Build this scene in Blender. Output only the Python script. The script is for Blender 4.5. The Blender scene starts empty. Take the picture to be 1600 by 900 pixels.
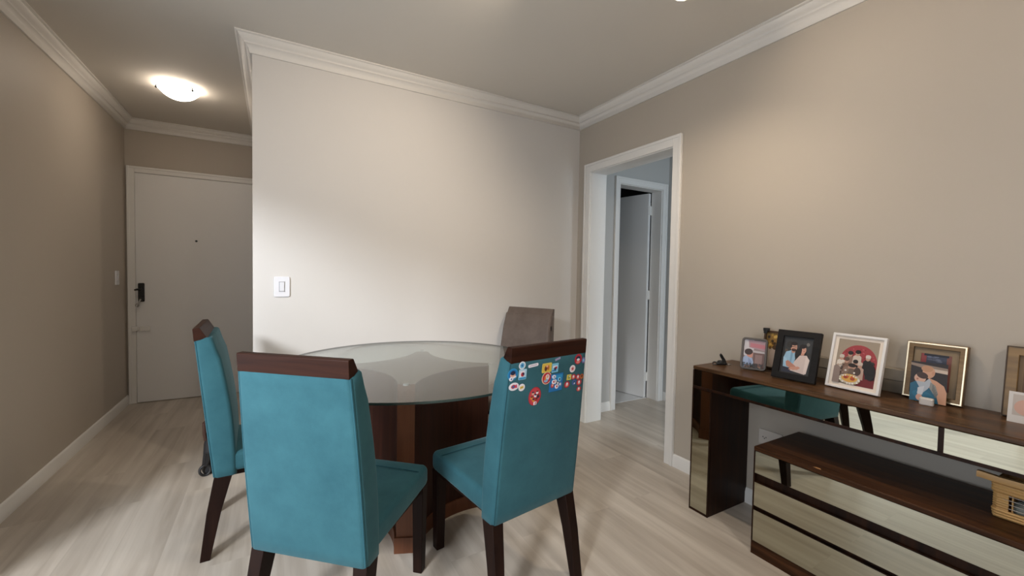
import bpy, bmesh, math, random
from math import sin, cos, pi, radians
from mathutils import Vector, Matrix, Euler
random.seed(4)
SC = bpy.context.scene
COL = SC.collection

# ------------------------------------------------------------------ helpers
def link(o, parent=None):
    COL.objects.link(o)
    if parent is not None:
        o.parent = parent
    return o

def tag(o, label=None, cat=None, group=None, kind=None):
    if label: o['label'] = label
    if cat: o['category'] = cat
    if group: o['group'] = group
    if kind: o['kind'] = kind
    return o

def empty(name, loc=(0, 0, 0), rz=0.0, label=None, cat=None, group=None, rot=None):
    o = bpy.data.objects.new(name, None)
    o.empty_display_size = 0.05
    o.location = loc
    o.rotation_euler = rot if rot else (0, 0, rz)
    link(o)
    return tag(o, label, cat, group)

def set_mats(me, mats):
    for m in (mats if isinstance(mats, (list, tuple)) else [mats]):
        me.materials.append(m)

def obj(name, bm, mats, parent=None, bevel=0.0, seg=2, smooth=True, sub=0, angle=35, kind=None):
    bmesh.ops.recalc_face_normals(bm, faces=bm.faces[:])
    me = bpy.data.meshes.new(name)
    bm.to_mesh(me); bm.free()
    set_mats(me, mats)
    o = bpy.data.objects.new(name, me)
    link(o, parent)
    if smooth:
        me.polygons.foreach_set('use_smooth', [True] * len(me.polygons))
        try: me.set_sharp_from_angle(angle=radians(angle))
        except Exception: pass
    if bevel > 0:
        b = o.modifiers.new('bevel', 'BEVEL'); b.width = bevel; b.segments = seg
        b.limit_method = 'ANGLE'; b.angle_limit = radians(30); b.harden_normals = False
    if sub:
        s = o.modifiers.new('sub', 'SUBSURF'); s.levels = sub; s.render_levels = sub
    if kind: o['kind'] = kind
    return o

def box(bm, x0, x1, y0, y1, z0, z1, mi=0):
    vs = [bm.verts.new((x, y, z)) for z in (z0, z1) for x, y in ((x0, y0), (x1, y0), (x1, y1), (x0, y1))]
    for f in ((0, 1, 2, 3), (7, 6, 5, 4), (0, 4, 5, 1), (1, 5, 6, 2), (2, 6, 7, 3), (3, 7, 4, 0)):
        bm.faces.new([vs[i] for i in f]).material_index = mi
    return vs

def B(*boxes):
    bm = bmesh.new()
    for b in boxes: box(bm, *b)
    return bm

def loft(bm, rings, cap=True, mi=0):
    R = [[bm.verts.new(p) for p in r] for r in rings]
    n = len(R[0])
    for a, b in zip(R, R[1:]):
        for i in range(n):
            bm.faces.new((a[i], a[(i + 1) % n], b[(i + 1) % n], b[i])).material_index = mi
    if cap:
        bm.faces.new(R[0][::-1]).material_index = mi
        bm.faces.new(R[-1]).material_index = mi
    return R

def tube(bm, pts, r, n=8, closed=False, mi=0):
    pts = [Vector(p) for p in pts]
    m = len(pts); rings = []
    up = Vector((0, 0, 1))
    prev = None
    for i, p in enumerate(pts):
        if closed: t = (pts[(i + 1) % m] - pts[i - 1]).normalized()
        else: t = (pts[min(i + 1, m - 1)] - pts[max(i - 1, 0)]).normalized()
        if prev is None:
            a = t.cross(up)
            if a.length < .1: a = t.cross(Vector((1, 0, 0)))
            a.normalize()
        else:
            a = (prev - t * prev.dot(t))
            a.normalize()
        prev = a
        b = t.cross(a)
        rr = r[i] if isinstance(r, (list, tuple)) else r
        rings.append([bm.verts.new(p + a * rr * cos(2 * pi * k / n) + b * rr * sin(2 * pi * k / n)) for k in range(n)])
    rng = range(m) if closed else range(m - 1)
    for i in rng:
        A, Bq = rings[i], rings[(i + 1) % m]
        for k in range(n):
            bm.faces.new((A[k], A[(k + 1) % n], Bq[(k + 1) % n], Bq[k])).material_index = mi
    if not closed:
        bm.faces.new(rings[0][::-1]).material_index = mi
        bm.faces.new(rings[-1]).material_index = mi

def lathe(bm, prof, n=48, c=(0, 0, 0), mi=0, cap=False):
    rings = []
    for r, z in prof:
        rings.append([bm.verts.new((c[0] + r * cos(2 * pi * k / n), c[1] + r * sin(2 * pi * k / n), c[2] + z)) for k in range(n)])
    for a, b in zip(rings, rings[1:]):
        for i in range(n):
            bm.faces.new((a[i], a[(i + 1) % n], b[(i + 1) % n], b[i])).material_index = mi
    if cap:
        bm.faces.new(rings[0]); bm.faces.new(rings[-1])

def prism(bm, poly, z0, z1, mi=0):
    """poly in xy, extruded along z"""
    a = [bm.verts.new((x, y, z0)) for x, y in poly]; b = [bm.verts.new((x, y, z1)) for x, y in poly]
    n = len(poly)
    for i in range(n):
        bm.faces.new((a[i], a[(i + 1) % n], b[(i + 1) % n], b[i])).material_index = mi
    bm.faces.new(a[::-1]).material_index = mi; bm.faces.new(b).material_index = mi

def rrect(w0, w1, y0, y1, r, n=4):
    """rounded rectangle outline, counter clockwise"""
    pts = []
    for cx, cy, a0 in ((w1 - r, y1 - r, 0), (w0 + r, y1 - r, 90), (w0 + r, y0 + r, 180), (w1 - r, y0 + r, 270)):
        for k in range(n + 1):
            a = radians(a0 + 90 * k / n)
            pts.append((cx + r * cos(a), cy + r * sin(a)))
    return pts

# ------------------------------------------------------------------ materials
def nmat(name):
    m = bpy.data.materials.new(name); m.use_nodes = True
    nt = m.node_tree
    return m, nt, nt.nodes['Principled BSDF'], nt.nodes, nt.links

def rgb(c):
    if isinstance(c, str):
        c = c.lstrip('#'); v = [int(c[i:i + 2], 16) / 255 for i in (0, 2, 4)]
        v = [x / 12.92 if x <= .04045 else ((x + .055) / 1.055) ** 2.4 for x in v]
        return (*v, 1)
    return (*c, 1)

_pc = {}
def plain(c, rough=.5, metal=0.0, spec=.5, name=None):
    key = (str(c), rough, metal, spec)
    if key in _pc: return _pc[key]
    m, nt, p, N, L = nmat(name or 'paint_' + str(len(_pc)))
    p.inputs['Base Color'].default_value = rgb(c)
    p.inputs['Roughness'].default_value = rough
    p.inputs['Metallic'].default_value = metal
    p.inputs['Specular IOR Level'].default_value = spec
    nz = N.new('ShaderNodeTexNoise'); nz.inputs['Scale'].default_value = 60
    mr = N.new('ShaderNodeMapRange'); mr.inputs['To Min'].default_value = max(0, rough - .04); mr.inputs['To Max'].default_value = min(1, rough + .04)
    L.new(nz.outputs['Fac'], mr.inputs['Value']); L.new(mr.outputs['Result'], p.inputs['Roughness'])
    _pc[key] = m
    return m

def painted(name, c, rough=.6, var=.03, bump=.02, scale=90):
    m, nt, p, N, L = nmat(name)
    tc = N.new('ShaderNodeTexCoord')
    n1 = N.new('ShaderNodeTexNoise'); n1.inputs['Scale'].default_value = 1.3; n1.inputs['Detail'].default_value = 3
    L.new(tc.outputs['Object'], n1.inputs['Vector'])
    mx = N.new('ShaderNodeMix'); mx.data_type = 'RGBA'
    c = rgb(c)
    mx.inputs['A'].default_value = tuple(x * (1 - var) for x in c[:3]) + (1,)
    mx.inputs['B'].default_value = tuple(min(1, x * (1 + var)) for x in c[:3]) + (1,)
    L.new(n1.outputs['Fac'], mx.inputs['Factor']); L.new(mx.outputs['Result'], p.inputs['Base Color'])
    p.inputs['Roughness'].default_value = rough
    n2 = N.new('ShaderNodeTexNoise'); n2.inputs['Scale'].default_value = scale; n2.inputs['Detail'].default_value = 2
    L.new(tc.outputs['Object'], n2.inputs['Vector'])
    bp = N.new('ShaderNodeBump'); bp.inputs['Strength'].default_value = bump; bp.inputs['Distance'].default_value = .01
    L.new(n2.outputs['Fac'], bp.inputs['Height']); L.new(bp.outputs['Normal'], p.inputs['Normal'])
    return m

def wood(name, dark, light, axis='X', rough=.35, scale=1.0, spec=.5, coat=0):
    m, nt, p, N, L = nmat(name)
    tc = N.new('ShaderNodeTexCoord'); mp = N.new('ShaderNodeMapping')
    s = {'X': (1.5, 26, 26), 'Y': (26, 1.5, 26), 'Z': (26, 26, 1.5)}[axis]
    mp.inputs['Scale'].default_value = tuple(v * scale for v in s)
    L.new(tc.outputs['Object'], mp.inputs['Vector'])
    n1 = N.new('ShaderNodeTexNoise'); n1.inputs['Scale'].default_value = 1.0; n1.inputs['Detail'].default_value = 6; n1.inputs['Roughness'].default_value = .6
    n1.inputs['Distortion'].default_value = .6
    L.new(mp.outputs['Vector'], n1.inputs['Vector'])
    cr = N.new('ShaderNodeValToRGB'); cr.color_ramp.elements[0].position = .3; cr.color_ramp.elements[1].position = .7
    cr.color_ramp.elements[0].color = rgb(dark); cr.color_ramp.elements[1].color = rgb(light)
    L.new(n1.outputs['Fac'], cr.inputs['Fac']); L.new(cr.outputs['Color'], p.inputs['Base Color'])
    mr = N.new('ShaderNodeMapRange'); mr.inputs['To Min'].default_value = rough - .06; mr.inputs['To Max'].default_value = rough + .08
    L.new(n1.outputs['Fac'], mr.inputs['Value']); L.new(mr.outputs['Result'], p.inputs['Roughness'])
    p.inputs['Specular IOR Level'].default_value = spec
    p.inputs['Coat Weight'].default_value = coat; p.inputs['Coat Roughness'].default_value = .15
    return m

def suede(name, c1, c2, sheen=.35, rough=.85):
    m, nt, p, N, L = nmat(name)
    tc = N.new('ShaderNodeTexCoord')
    n1 = N.new('ShaderNodeTexNoise'); n1.inputs['Scale'].default_value = 7; n1.inputs['Detail'].default_value = 6; n1.inputs['Roughness'].default_value = .65
    L.new(tc.outputs['Object'], n1.inputs['Vector'])
    cr = N.new('ShaderNodeValToRGB'); cr.color_ramp.elements[0].position = .32; cr.color_ramp.elements[1].position = .72
    cr.color_ramp.elements[0].color = rgb(c1); cr.color_ramp.elements[1].color = rgb(c2)
    L.new(n1.outputs['Fac'], cr.inputs['Fac']); L.new(cr.outputs['Color'], p.inputs['Base Color'])
    p.inputs['Roughness'].default_value = rough; p.inputs['Specular IOR Level'].default_value = .2
    p.inputs['Sheen Weight'].default_value = sheen; p.inputs['Sheen Roughness'].default_value = .4
    p.inputs['Sheen Tint'].default_value = (.6, .85, .95, 1)
    n2 = N.new('ShaderNodeTexNoise'); n2.inputs['Scale'].default_value = 400
    L.new(tc.outputs['Object'], n2.inputs['Vector'])
    bp = N.new('ShaderNodeBump'); bp.inputs['Strength'].default_value = .15; bp.inputs['Distance'].default_value = .002
    L.new(n2.outputs['Fac'], bp.inputs['Height']); L.new(bp.outputs['Normal'], p.inputs['Normal'])
    return m

def floor_mat():
    m, nt, p, N, L = nmat('pale_vinyl_planks')
    tc = N.new('ShaderNodeTexCoord')
    mp = N.new('ShaderNodeMapping'); mp.inputs['Rotation'].default_value = (0, 0, radians(90))
    L.new(tc.outputs['Object'], mp.inputs['Vector'])
    br = N.new('ShaderNodeTexBrick'); br.offset = .37; br.inputs['Scale'].default_value = 1
    br.inputs['Brick Width'].default_value = 1.22; br.inputs['Row Height'].default_value = .18
    br.inputs['Mortar Size'].default_value = .0012; br.inputs['Mortar Smooth'].default_value = .6
    br.inputs['Color1'].default_value = (.2, .2, .2, 1); br.inputs['Color2'].default_value = (.8, .8, .8, 1)
    br.inputs['Mortar'].default_value = (.35, .35, .35, 1)
    L.new(mp.outputs['Vector'], br.inputs['Vector'])
    # streaky grain along y, shifted per plank
    mp2 = N.new('ShaderNodeMapping'); mp2.inputs['Scale'].default_value = (15, .9, 1)
    ad = N.new('ShaderNodeVectorMath'); ad.operation = 'MULTIPLY_ADD'
    ad.inputs[1].default_value = (3, 3, 3)
    L.new(br.outputs['Color'], ad.inputs[0]); L.new(tc.outputs['Object'], ad.inputs[2])
    L.new(ad.outputs['Vector'], mp2.inputs['Vector'])
    n1 = N.new('ShaderNodeTexNoise'); n1.inputs['Scale'].default_value = 1; n1.inputs['Detail'].default_value = 6; n1.inputs['Roughness'].default_value = .55
    n1.inputs['Distortion'].default_value = .4
    L.new(mp2.outputs['Vector'], n1.inputs['Vector'])
    cr = N.new('ShaderNodeValToRGB')
    cr.color_ramp.elements[0].position = .28; cr.color_ramp.elements[0].color = FLOOR_D
    cr.color_ramp.elements[1].position = .72; cr.color_ramp.elements[1].color = FLOOR_L
    L.new(n1.outputs['Fac'], cr.inputs['Fac'])
    mx = N.new('ShaderNodeMix'); mx.data_type = 'RGBA'; mx.blend_type = 'MULTIPLY'; mx.inputs['Factor'].default_value = 1
    mr = N.new('ShaderNodeMapRange'); mr.inputs['To Min'].default_value = .93; mr.inputs['To Max'].default_value = 1.04
    L.new(br.outputs['Color'], mr.inputs['Value'])
    L.new(cr.outputs['Color'], mx.inputs['A']); L.new(mr.outputs['Result'], mx.inputs['B'])
    L.new(mx.outputs['Result'], p.inputs['Base Color'])
    p.inputs['Roughness'].default_value = .3; p.inputs['Specular IOR Level'].default_value = .5
    mr2 = N.new('ShaderNodeMapRange'); mr2.inputs['To Min'].default_value = .3; mr2.inputs['To Max'].default_value = .42
    L.new(n1.outputs['Fac'], mr2.inputs['Value']); L.new(mr2.outputs['Result'], p.inputs['Roughness'])
    bp = N.new('ShaderNodeBump'); bp.inputs['Strength'].default_value = .08; bp.inputs['Distance'].default_value = .002
    L.new(n1.outputs['Fac'], bp.inputs['Height']); L.new(bp.outputs['Normal'], p.inputs['Normal'])
    return m

def glass_mat(name, tint=(.9, .97, .95), rough=0.0):
    m, nt, p, N, L = nmat(name)
    p.inputs['Base Color'].default_value = (*tint, 1); p.inputs['Transmission Weight'].default_value = 1
    p.inputs['Roughness'].default_value = rough; p.inputs['IOR'].default_value = 1.5
    return m

def emit(name, c, s):
    m = bpy.data.materials.new(name); m.use_nodes = True
    N = m.node_tree.nodes; L = m.node_tree.links
    p = N['Principled BSDF']
    p.inputs['Base Color'].default_value = (.9, .88, .85, 1); p.inputs['Roughness'].default_value = .25
    p.inputs['Emission Color'].default_value = (*c, 1); p.inputs['Emission Strength'].default_value = s
    return m

FLOOR_D = (.40, .34, .28, 1); FLOOR_L = (.64, .575, .50, 1)
M = {}
M['greige'] = painted('greige_wall_paint', (.47, .415, .35), .55)
M['offwhite'] = painted('off_white_wall_paint', (.67, .645, .62), .6)
M['ceiling'] = painted('ceiling_paint', (.68, .64, .58), .8)
M['white'] = painted('white_gloss_trim', (.78, .76, .73), .35, .01, .0)
M['crown'] = painted('white_plaster', (.76, .73, .69), .5, .01, .01)
M['door'] = painted('white_door_laminate', (.80, .79, .78), .4, .02, .01)
M['floor'] = floor_mat()
M['tile'] = painted('pale_tile', (.7, .7, .7), .2)
M['hall'] = painted('hall_wall_paint', (.50, .49, .47), .6)
M['dark_room'] = painted('dim_ceiling', (.10, .10, .10), .8)  # darkness of the unlit room put into its ceiling colour
M['teal'] = suede('teal_suede', (.022, .085, .108), (.035, .120, .146), .2)
M['piping'] = suede('teal_piping', (.016, .070, .094), (.028, .104, .130), .15)
M['taupe'] = suede('taupe_leatherette', (.115, .088, .075), (.165, .13, .112), .1, .5)
M['chairwood'] = wood('dark_chair_wood', (.012, .004, .0025), (.040, .0125, .006), 'X', .5, 1, .12)
M['legwood'] = wood('dark_leg_wood', (.008, .0032, .0025), (.020, .008, .005), 'Z', .48, 1, .12)
M['tablewood'] = wood('mahogany_table_wood', (.014, .0045, .003), (.042, .013, .007), 'Z', .45, 1, .15)
M['tableedge'] = wood('lighter_mahogany_strip', (.095, .034, .015), (.15, .055, .026), 'Z', .4, 1, .3)
M['plate'] = wood('table_top_plate_wood', (.12, .095, .08), (.17, .14, .12), 'X', .4)
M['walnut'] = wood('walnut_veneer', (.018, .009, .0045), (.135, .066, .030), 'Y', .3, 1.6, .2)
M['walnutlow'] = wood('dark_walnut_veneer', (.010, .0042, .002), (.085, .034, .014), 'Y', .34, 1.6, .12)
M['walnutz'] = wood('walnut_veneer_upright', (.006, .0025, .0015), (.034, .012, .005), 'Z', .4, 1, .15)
M['blackwood'] = wood('black_frame_wood', (.007, .006, .006), (.014, .012, .011), 'X', .45, 1, .2)
def thin_glass(name):
    m = bpy.data.materials.new(name); m.use_nodes = True
    N = m.node_tree.nodes; L = m.node_tree.links
    N.remove(N['Principled BSDF']); out = N['Material Output']
    tr = N.new('ShaderNodeBsdfTransparent'); tr.inputs['Color'].default_value = (.93, .96, .95, 1)
    gl = N.new('ShaderNodeBsdfGlossy'); gl.inputs['Roughness'].default_value = .02
    ge = N.new('ShaderNodeNewGeometry'); dt = N.new('ShaderNodeVectorMath'); dt.operation = 'DOT_PRODUCT'
    L.new(ge.outputs['Incoming'], dt.inputs[0]); L.new(ge.outputs['Normal'], dt.inputs[1])
    def mth(op, a, b=None, c=None):
        n = N.new('ShaderNodeMath'); n.operation = op
        for i, v in enumerate((a, b, c)):
            if v is None: continue
            if isinstance(v, (int, float)): n.inputs[i].default_value = v
            else: L.new(v, n.inputs[i])
        return n.outputs[0]
    ab = mth('ABSOLUTE', dt.outputs['Value'])
    fac = mth('MULTIPLY_ADD', mth('POWER', mth('SUBTRACT', 1.0, ab), 5.0), .96, .042)
    nz = N.new('ShaderNodeTexNoise'); nz.inputs['Scale'].default_value = 5
    mr = N.new('ShaderNodeMapRange'); mr.inputs['To Min'].default_value = .01; mr.inputs['To Max'].default_value = .03
    L.new(nz.outputs['Fac'], mr.inputs['Value']); L.new(mr.outputs['Result'], gl.inputs['Roughness'])
    mx = N.new('ShaderNodeMixShader'); L.new(fac, mx.inputs[0]); L.new(tr.outputs[0], mx.inputs[1]); L.new(gl.outputs[0], mx.inputs[2])
    L.new(mx.outputs[0], out.inputs['Surface'])
    return m
M['glass'] = thin_glass('clear_table_glass')
M['glass_edge'] = plain((.025, .04, .036), .12, 0, .6, 'dark_glass_edge')
M['mirror'] = plain((.52, .52, .43), .03, 1.0, .5, 'mirror_glass')
M['mirror'].node_tree.nodes['Map Range'].inputs['To Min'].default_value = .0
M['mirror'].node_tree.nodes['Map Range'].inputs['To Max'].default_value = .02
M['black'] = plain((.012, .012, .013), .35, 0, .5, 'black_plastic')
M['chrome'] = plain((.6, .6, .6), .2, 1.0, .5, 'brushed_chrome')
M['steel'] = plain((.05, .05, .05), .3, .8, .5, 'dark_metal')
M['plastic'] = plain((.80, .80, .84), .12, 0, .6, 'white_switch_plastic')
M['shade'] = emit('fill_dome_shade', (1.0, .93, .84), 66)
M['shade2'] = emit('lit_hall_glass_shade', (1.0, .88, .74), 11)
M['cream'] = plain((.80, .70, .60), .45, 0, .5, 'cream_wood')
M['wicker'] = wood('honey_wicker', (.42, .22, .07), (.68, .42, .16), 'Y', .5)
M['gold'] = wood('antique_gold', (.11, .062, .026), (.24, .145, .07), 'X', .35)
M['gold'].node_tree.nodes['Principled BSDF'].inputs['Metallic'].default_value = .6
M['goldlip'] = plain((.80, .66, .46), .25, .8, .5, 'gold_lip')
M['linen'] = painted('linen_mat', (.26, .19, .12), .8)

# ------------------------------------------------------------------ room shell
ZC = 2.562; XL = -3.431; XE = -2.383; YD = 2.124; YR = -4.3
Y1, Y2, ZT = -.165, -.985, 2.09            # doorway opening in the right wall
OPY0, OPY1 = -3.3, -.76                    # balcony opening in the left wall

def struct(name, bm, m, **k):
    o = obj(name, bm, m, kind='structure', **k); return o

struct('floor', B((XL - .15, 2.6, YR - .15, 2.9, -.06, 0)), M['floor'], smooth=False)
struct('ceiling', B((XL - .15, 2.6, YR - .15, 2.9, ZC, ZC + .06)), M['ceiling'], smooth=False)
struct('wall_left', B((XL - .15, XL, OPY1, YD, 0, ZC), (XL - .15, XL, OPY0, OPY1, 2.1, ZC), (XL - .15, XL, YR, OPY0, 0, ZC)), M['greige'], smooth=False)
struct('wall_entry', B((XL - .15, XE + .1, YD, YD + .15, 0, ZC)), M['greige'], smooth=False)
struct('wall_partition', B((XE, XE + .12, .12, YD, 0, ZC)), M['greige'], smooth=False)
struct('wall_back', B((XE, .0, 0, .12, 0, ZC)), M['offwhite'], smooth=False)
struct('wall_right', B((0, .155, YR, Y2, 0, ZC), (0, .155, Y2, Y1, ZT, ZC), (0, .155, Y1, .12, 0, ZC)), M['greige'], smooth=False)
struct('wall_rear', B((XL - .15, .155, YR - .15, YR, 0, ZC)), M['greige'], smooth=False)
# corridor beyond the doorway and the dim room beyond it
struct('wall_corridor', B((.155, .454, 0, .12, 0, ZC), (1.042, 1.13, 0, .12, 0, ZC), (.454, 1.042, 0, .12, ZT, ZC)), M['hall'], smooth=False)
struct('wall_corridor_end', B((1.13, 1.25, YR, .12, 0, ZC)), M['hall'], smooth=False)
struct('wall_bathroom', B((.2, .3, .12, 2.2, 0, ZC), (2.0, 2.1, .12, 2.2, 0, ZC), (.2, 2.1, 2.2, 2.3, 0, ZC), (1.25, 2.1, .0, .12, 0, ZC)), M['hall'], smooth=False)
struct('floor_bathroom', B((.3, 2.0, .125, 2.2, 0, .004)), M['tile'], smooth=False)
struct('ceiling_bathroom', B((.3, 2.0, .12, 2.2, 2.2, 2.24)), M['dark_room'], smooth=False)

# crown moulding swept round the room, one trim per wall
PATH = [(XL, YR), (XL, YD), (XE, YD), (XE, 0), (0, 0), (0, YR)]
CP = [(0, -.089), (.010, -.089), (.014, -.080), (.017, -.068), (.024, -.056), (.034, -.048), (.037, -.047), (.037, -.040),
      (.041, -.036), (.050, -.030), (.059, -.021), (.065, -.011), (.066, -.009), (.074, -.009), (.079, -.006), (.079, 0), (0, 0)]
def offs(path, d):
    out = []
    n = len(path)
    for i, p in enumerate(path):
        p = Vector(p); ns = []
        if i > 0:
            e = (p - Vector(path[i - 1])).normalized(); ns.append(Vector((e.y, -e.x)))
        if i < n - 1:
            e = (Vector(path[i + 1]) - p).normalized(); ns.append(Vector((e.y, -e.x)))
        if len(ns) == 1: out.append(p + ns[0] * d)
        else:
            b = ns[0] + ns[1]; out.append(p + b * (d / (b.dot(ns[0]))))
    return out
OFF = [offs(PATH, d) for d, _ in CP]
for s in range(len(PATH) - 1):
    bm = bmesh.new()
    loft(bm, [[(OFF[k][s + e].x, OFF[k][s + e].y, ZC + CP[k][1]) for k in range(len(CP))] for e in (0, 1)])
    struct('trim_%d' % (s + 1), bm, M['crown'], angle=50)

# baseboards
def baseboard(name, a, b, n, h=.082):
    """from a to b on the floor, n = inward normal"""
    pr = [(0, 0), (.014, 0), (.014, h - .022), (.011, h - .016), (.011, h - .012), (.007, h - .004), (.003, h), (0, h)]
    bm = bmesh.new()
    loft(bm, [[(p[0] + n[0] * d, p[1] + n[1] * d, z) for d, z in pr] for p in (a, b)])
    return struct(name, bm, M['white'])
baseboard('baseboard_left', (XL, OPY1), (XL, YD), (1, 0))
baseboard('baseboard_back', (XE, 0), (0, 0), (0, -1))
baseboard('baseboard_partition', (XE, YD), (XE, 0), (-1, 0))
baseboard('baseboard_right', (0, -1.049), (0, YR), (-1, 0))
baseboard('baseboard_corridor', (.155, 0), (.41, 0), (0, -1))
baseboard('baseboard_corridor_end', (1.13, 0), (1.13, -2.5), (-1, 0))
baseboard('baseboard_rear', (XL, YR), (0, YR), (0, 1))

def casing(name, axis, wallpos, side, a0, a1, zt, w=.068, t=.018, reveal=None, m='white'):
    """door casing with jamb lining. axis 'x' -> wall plane y=const, 'y' -> wall plane x=const; a0<a1 opening limits"""
    bm = bmesh.new()
    def bx(p0, p1, q0, q1, z0, z1):
        if axis == 'y': box(bm, min(p0, p1), max(p0, p1), q0, q1, z0, z1)
        else: box(bm, q0, q1, min(p0, p1), max(p0, p1), z0, z1)
    f = wallpos + side * t; g = wallpos + side * (t + .006)
    bx(wallpos, f, a0 - w, a0, 0, zt + w); bx(wallpos, f, a1, a1 + w, 0, zt + w); bx(wallpos, f, a0, a1, zt, zt + w)
    # raised outer bead
    bx(f, g, a0 - w, a0 - w + .02, 0, zt + w); bx(f, g, a1 + w - .02, a1 + w, 0, zt + w); bx(f, g, a0 - w + .02, a1 + w - .02, zt + w - .02, zt + w)
    if reveal is not None:
        r0, r1 = reveal
        bx(r0, r1, a0 - .012, a0 + .006, 0, zt + .006); bx(r0, r1, a1 - .006, a1 + .012, 0, zt + .006); bx(r0, r1, a0, a1, zt - .006, zt + .012)
    return struct(name, bm, M[m], bevel=.003)
casing('trim_6', 'y', 0, -1, Y2, Y1, ZT, reveal=(-.004, .160))
casing('trim_7', 'x', 0, -1, .470, 1.035, ZT - .005, w=.06, reveal=(-.004, .125))
casing('trim_8', 'x', YD, -1, -3.362, -2.440, 2.095, w=.055, t=.02, m='white')
casing('trim_9', 'y', XL, 1, OPY0, OPY1 - .07, 2.1, reveal=(XL - .15, XL + .004))

# entry door
d = struct('door_1', B((-3.360, -2.442, YD - .012, YD - .002, .006, 2.092)), M['door'], smooth=False)
bm = bmesh.new()
prism(bm, rrect(-3.345, -3.300, .93, 1.10, .008), 0, .012)
for v in bm.verts: v.co = Vector((v.co.x, YD - .012 - v.co.z, v.co.y))
obj('lock_plate', bm, M['steel'], d, bevel=.002)
bm = bmesh.new()
tube(bm, [(-3.322, YD - .02, 1.045), (-3.322, YD - .055, 1.045)], .011, 12)
tube(bm, [(-3.322, YD - .055, 1.045), (-3.345, YD - .057, 1.043), (-3.362, YD - .052, 1.038)], [.011, .009, .007], 10)
tube(bm, [(-3.322, YD - .02, .955), (-3.322, YD - .05, .955)], .017, 14)
obj('door_handle', bm, M['steel'], d)
bm = bmesh.new()
tube(bm, [(-3.322, YD - .05, .955), (-3.332, YD - .055, .925), (-3.345, YD - .052, .89)], [.008, .007, .004], 8)
tube(bm, [(-3.345 + .012 * cos(a), YD - .05, .90 + .014 * sin(a)) for a in [2 * pi * k / 14 for k in range(14)]], .003, 6, True)
obj('key', bm, M['chrome'], d)
bm = B((-3.335, -3.262, YD - .026, YD - .012, .660, .706), (-3.388, -3.345, YD - .040, YD - .024, .664, .704))
box(bm, -3.345, -3.335, YD - .034, YD - .012, .668, .700)
obj('door_latch', bm, M['white'], d, bevel=.004)
bm = bmesh.new(); tube(bm, [(-2.918, YD - .012, 1.502), (-2.918, YD - .018, 1.502)], [.010, .008], 16)
obj('peephole', bm, M['steel'], d)

# inner door, ajar, hinged on its right
dd = bpy.data.objects.new('door_2', None); link(dd); dd['kind'] = 'structure'
dd.location = (1.026, .118, 0); dd.rotation_euler = (0, 0, radians(12))
obj('door_leaf', B((-.036, 0, .012, .60, .008, 2.07)), M['door'], dd, bevel=.002)
for z in (.22, 1.05, 1.90):
    bm = B((-.030, -.004, .004, .012, z - .045, z + .045))
    tube(bm, [(.004, .006, z - .045), (.004, .006, z + .045)], .006, 10)
    obj('door_hinge', bm, M['white'], dd)

# balcony opening framing: aluminium mullions of the glazed door beside the camera
w = bpy.data.objects.new('window_1', None); link(w); w['kind'] = 'structure'
bm = bmesh.new()
for y in (OPY0 + .02, -2.05, OPY1 - .09): box(bm, XL - .11, XL - .06, y - .02, y + .02, .0, 2.09)
box(bm, XL - .11, XL - .06, OPY0, OPY1 - .07, 2.05, 2.09); box(bm, XL - .11, XL - .06, OPY0, OPY1 - .07, 0, .04)
obj('window_frame', bm, M['white'], w)

# ------------------------------------------------------------------ switches, outlet
def switch(name, loc, rz, label, rocker=True, cat='light switch'):
    t = empty(name, loc, rz, label, cat)
    bm = bmesh.new(); prism(bm, rrect(-.042, .042, -.061, .061, .009), 0, .009)
    for v in bm.verts:
        v.co = Vector((v.co.x, -v.co.z, v.co.y))
    obj('switch_plate', bm, M['plastic'], t, bevel=.003, seg=3)
    bm = B((-.012, .012, -.0125, -.009, -.026, .026)) 
    for v in bm.verts:
        if v.co.z > 0 and v.co.y < -.0095: v.co.y -= .004
    obj('switch_rocker', bm, M['plastic'], t, bevel=.0015)
    bm = bmesh.new()
    for x0, x1, z0, z1 in ((-.0165, -.0125, -.03, .03), (.0125, .0165, -.03, .03), (-.0165, .0165, .0265, .031), (-.0165, .0165, -.031, -.0265)):
        box(bm, x0, x1, -.0095, -.0088, z0, z1)
    obj('rocker_surround', bm, plain((.42, .42, .45), .4), t, smooth=False)
    return t
switch('light_switch', (-2.234, 0, 1.140), 0, 'white square light switch on the pale wall above the left dining chairs')
switch('light_switch', (XL, 1.86, 1.150), radians(90), 'light switch on the shadowed side wall near the entry door')
t = empty('wall_outlet', (0, -1.655, .395), radians(-90), 'cream wall outlet under the console between its leg and the low drawer unit', 'outlet')
bm = bmesh.new(); prism(bm, rrect(-.06, .06, -.04, .04, .006), 0, .008)
for v in bm.verts: v.co = Vector((v.co.x, -v.co.z, v.co.y))
obj('outlet_plate', bm, plain((.62, .56, .5), .4), t, bevel=.002)
for cx in (-.028, .028):
    bm = bmesh.new()
    for dx, dz in ((-.008, 0), (.008, 0), (0, -.007)):
        tube(bm, [(cx + dx, -.0082, dz), (cx + dx, -.0088, dz)], .0028, 10)
    obj('socket', bm, M['black'], t)

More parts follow.
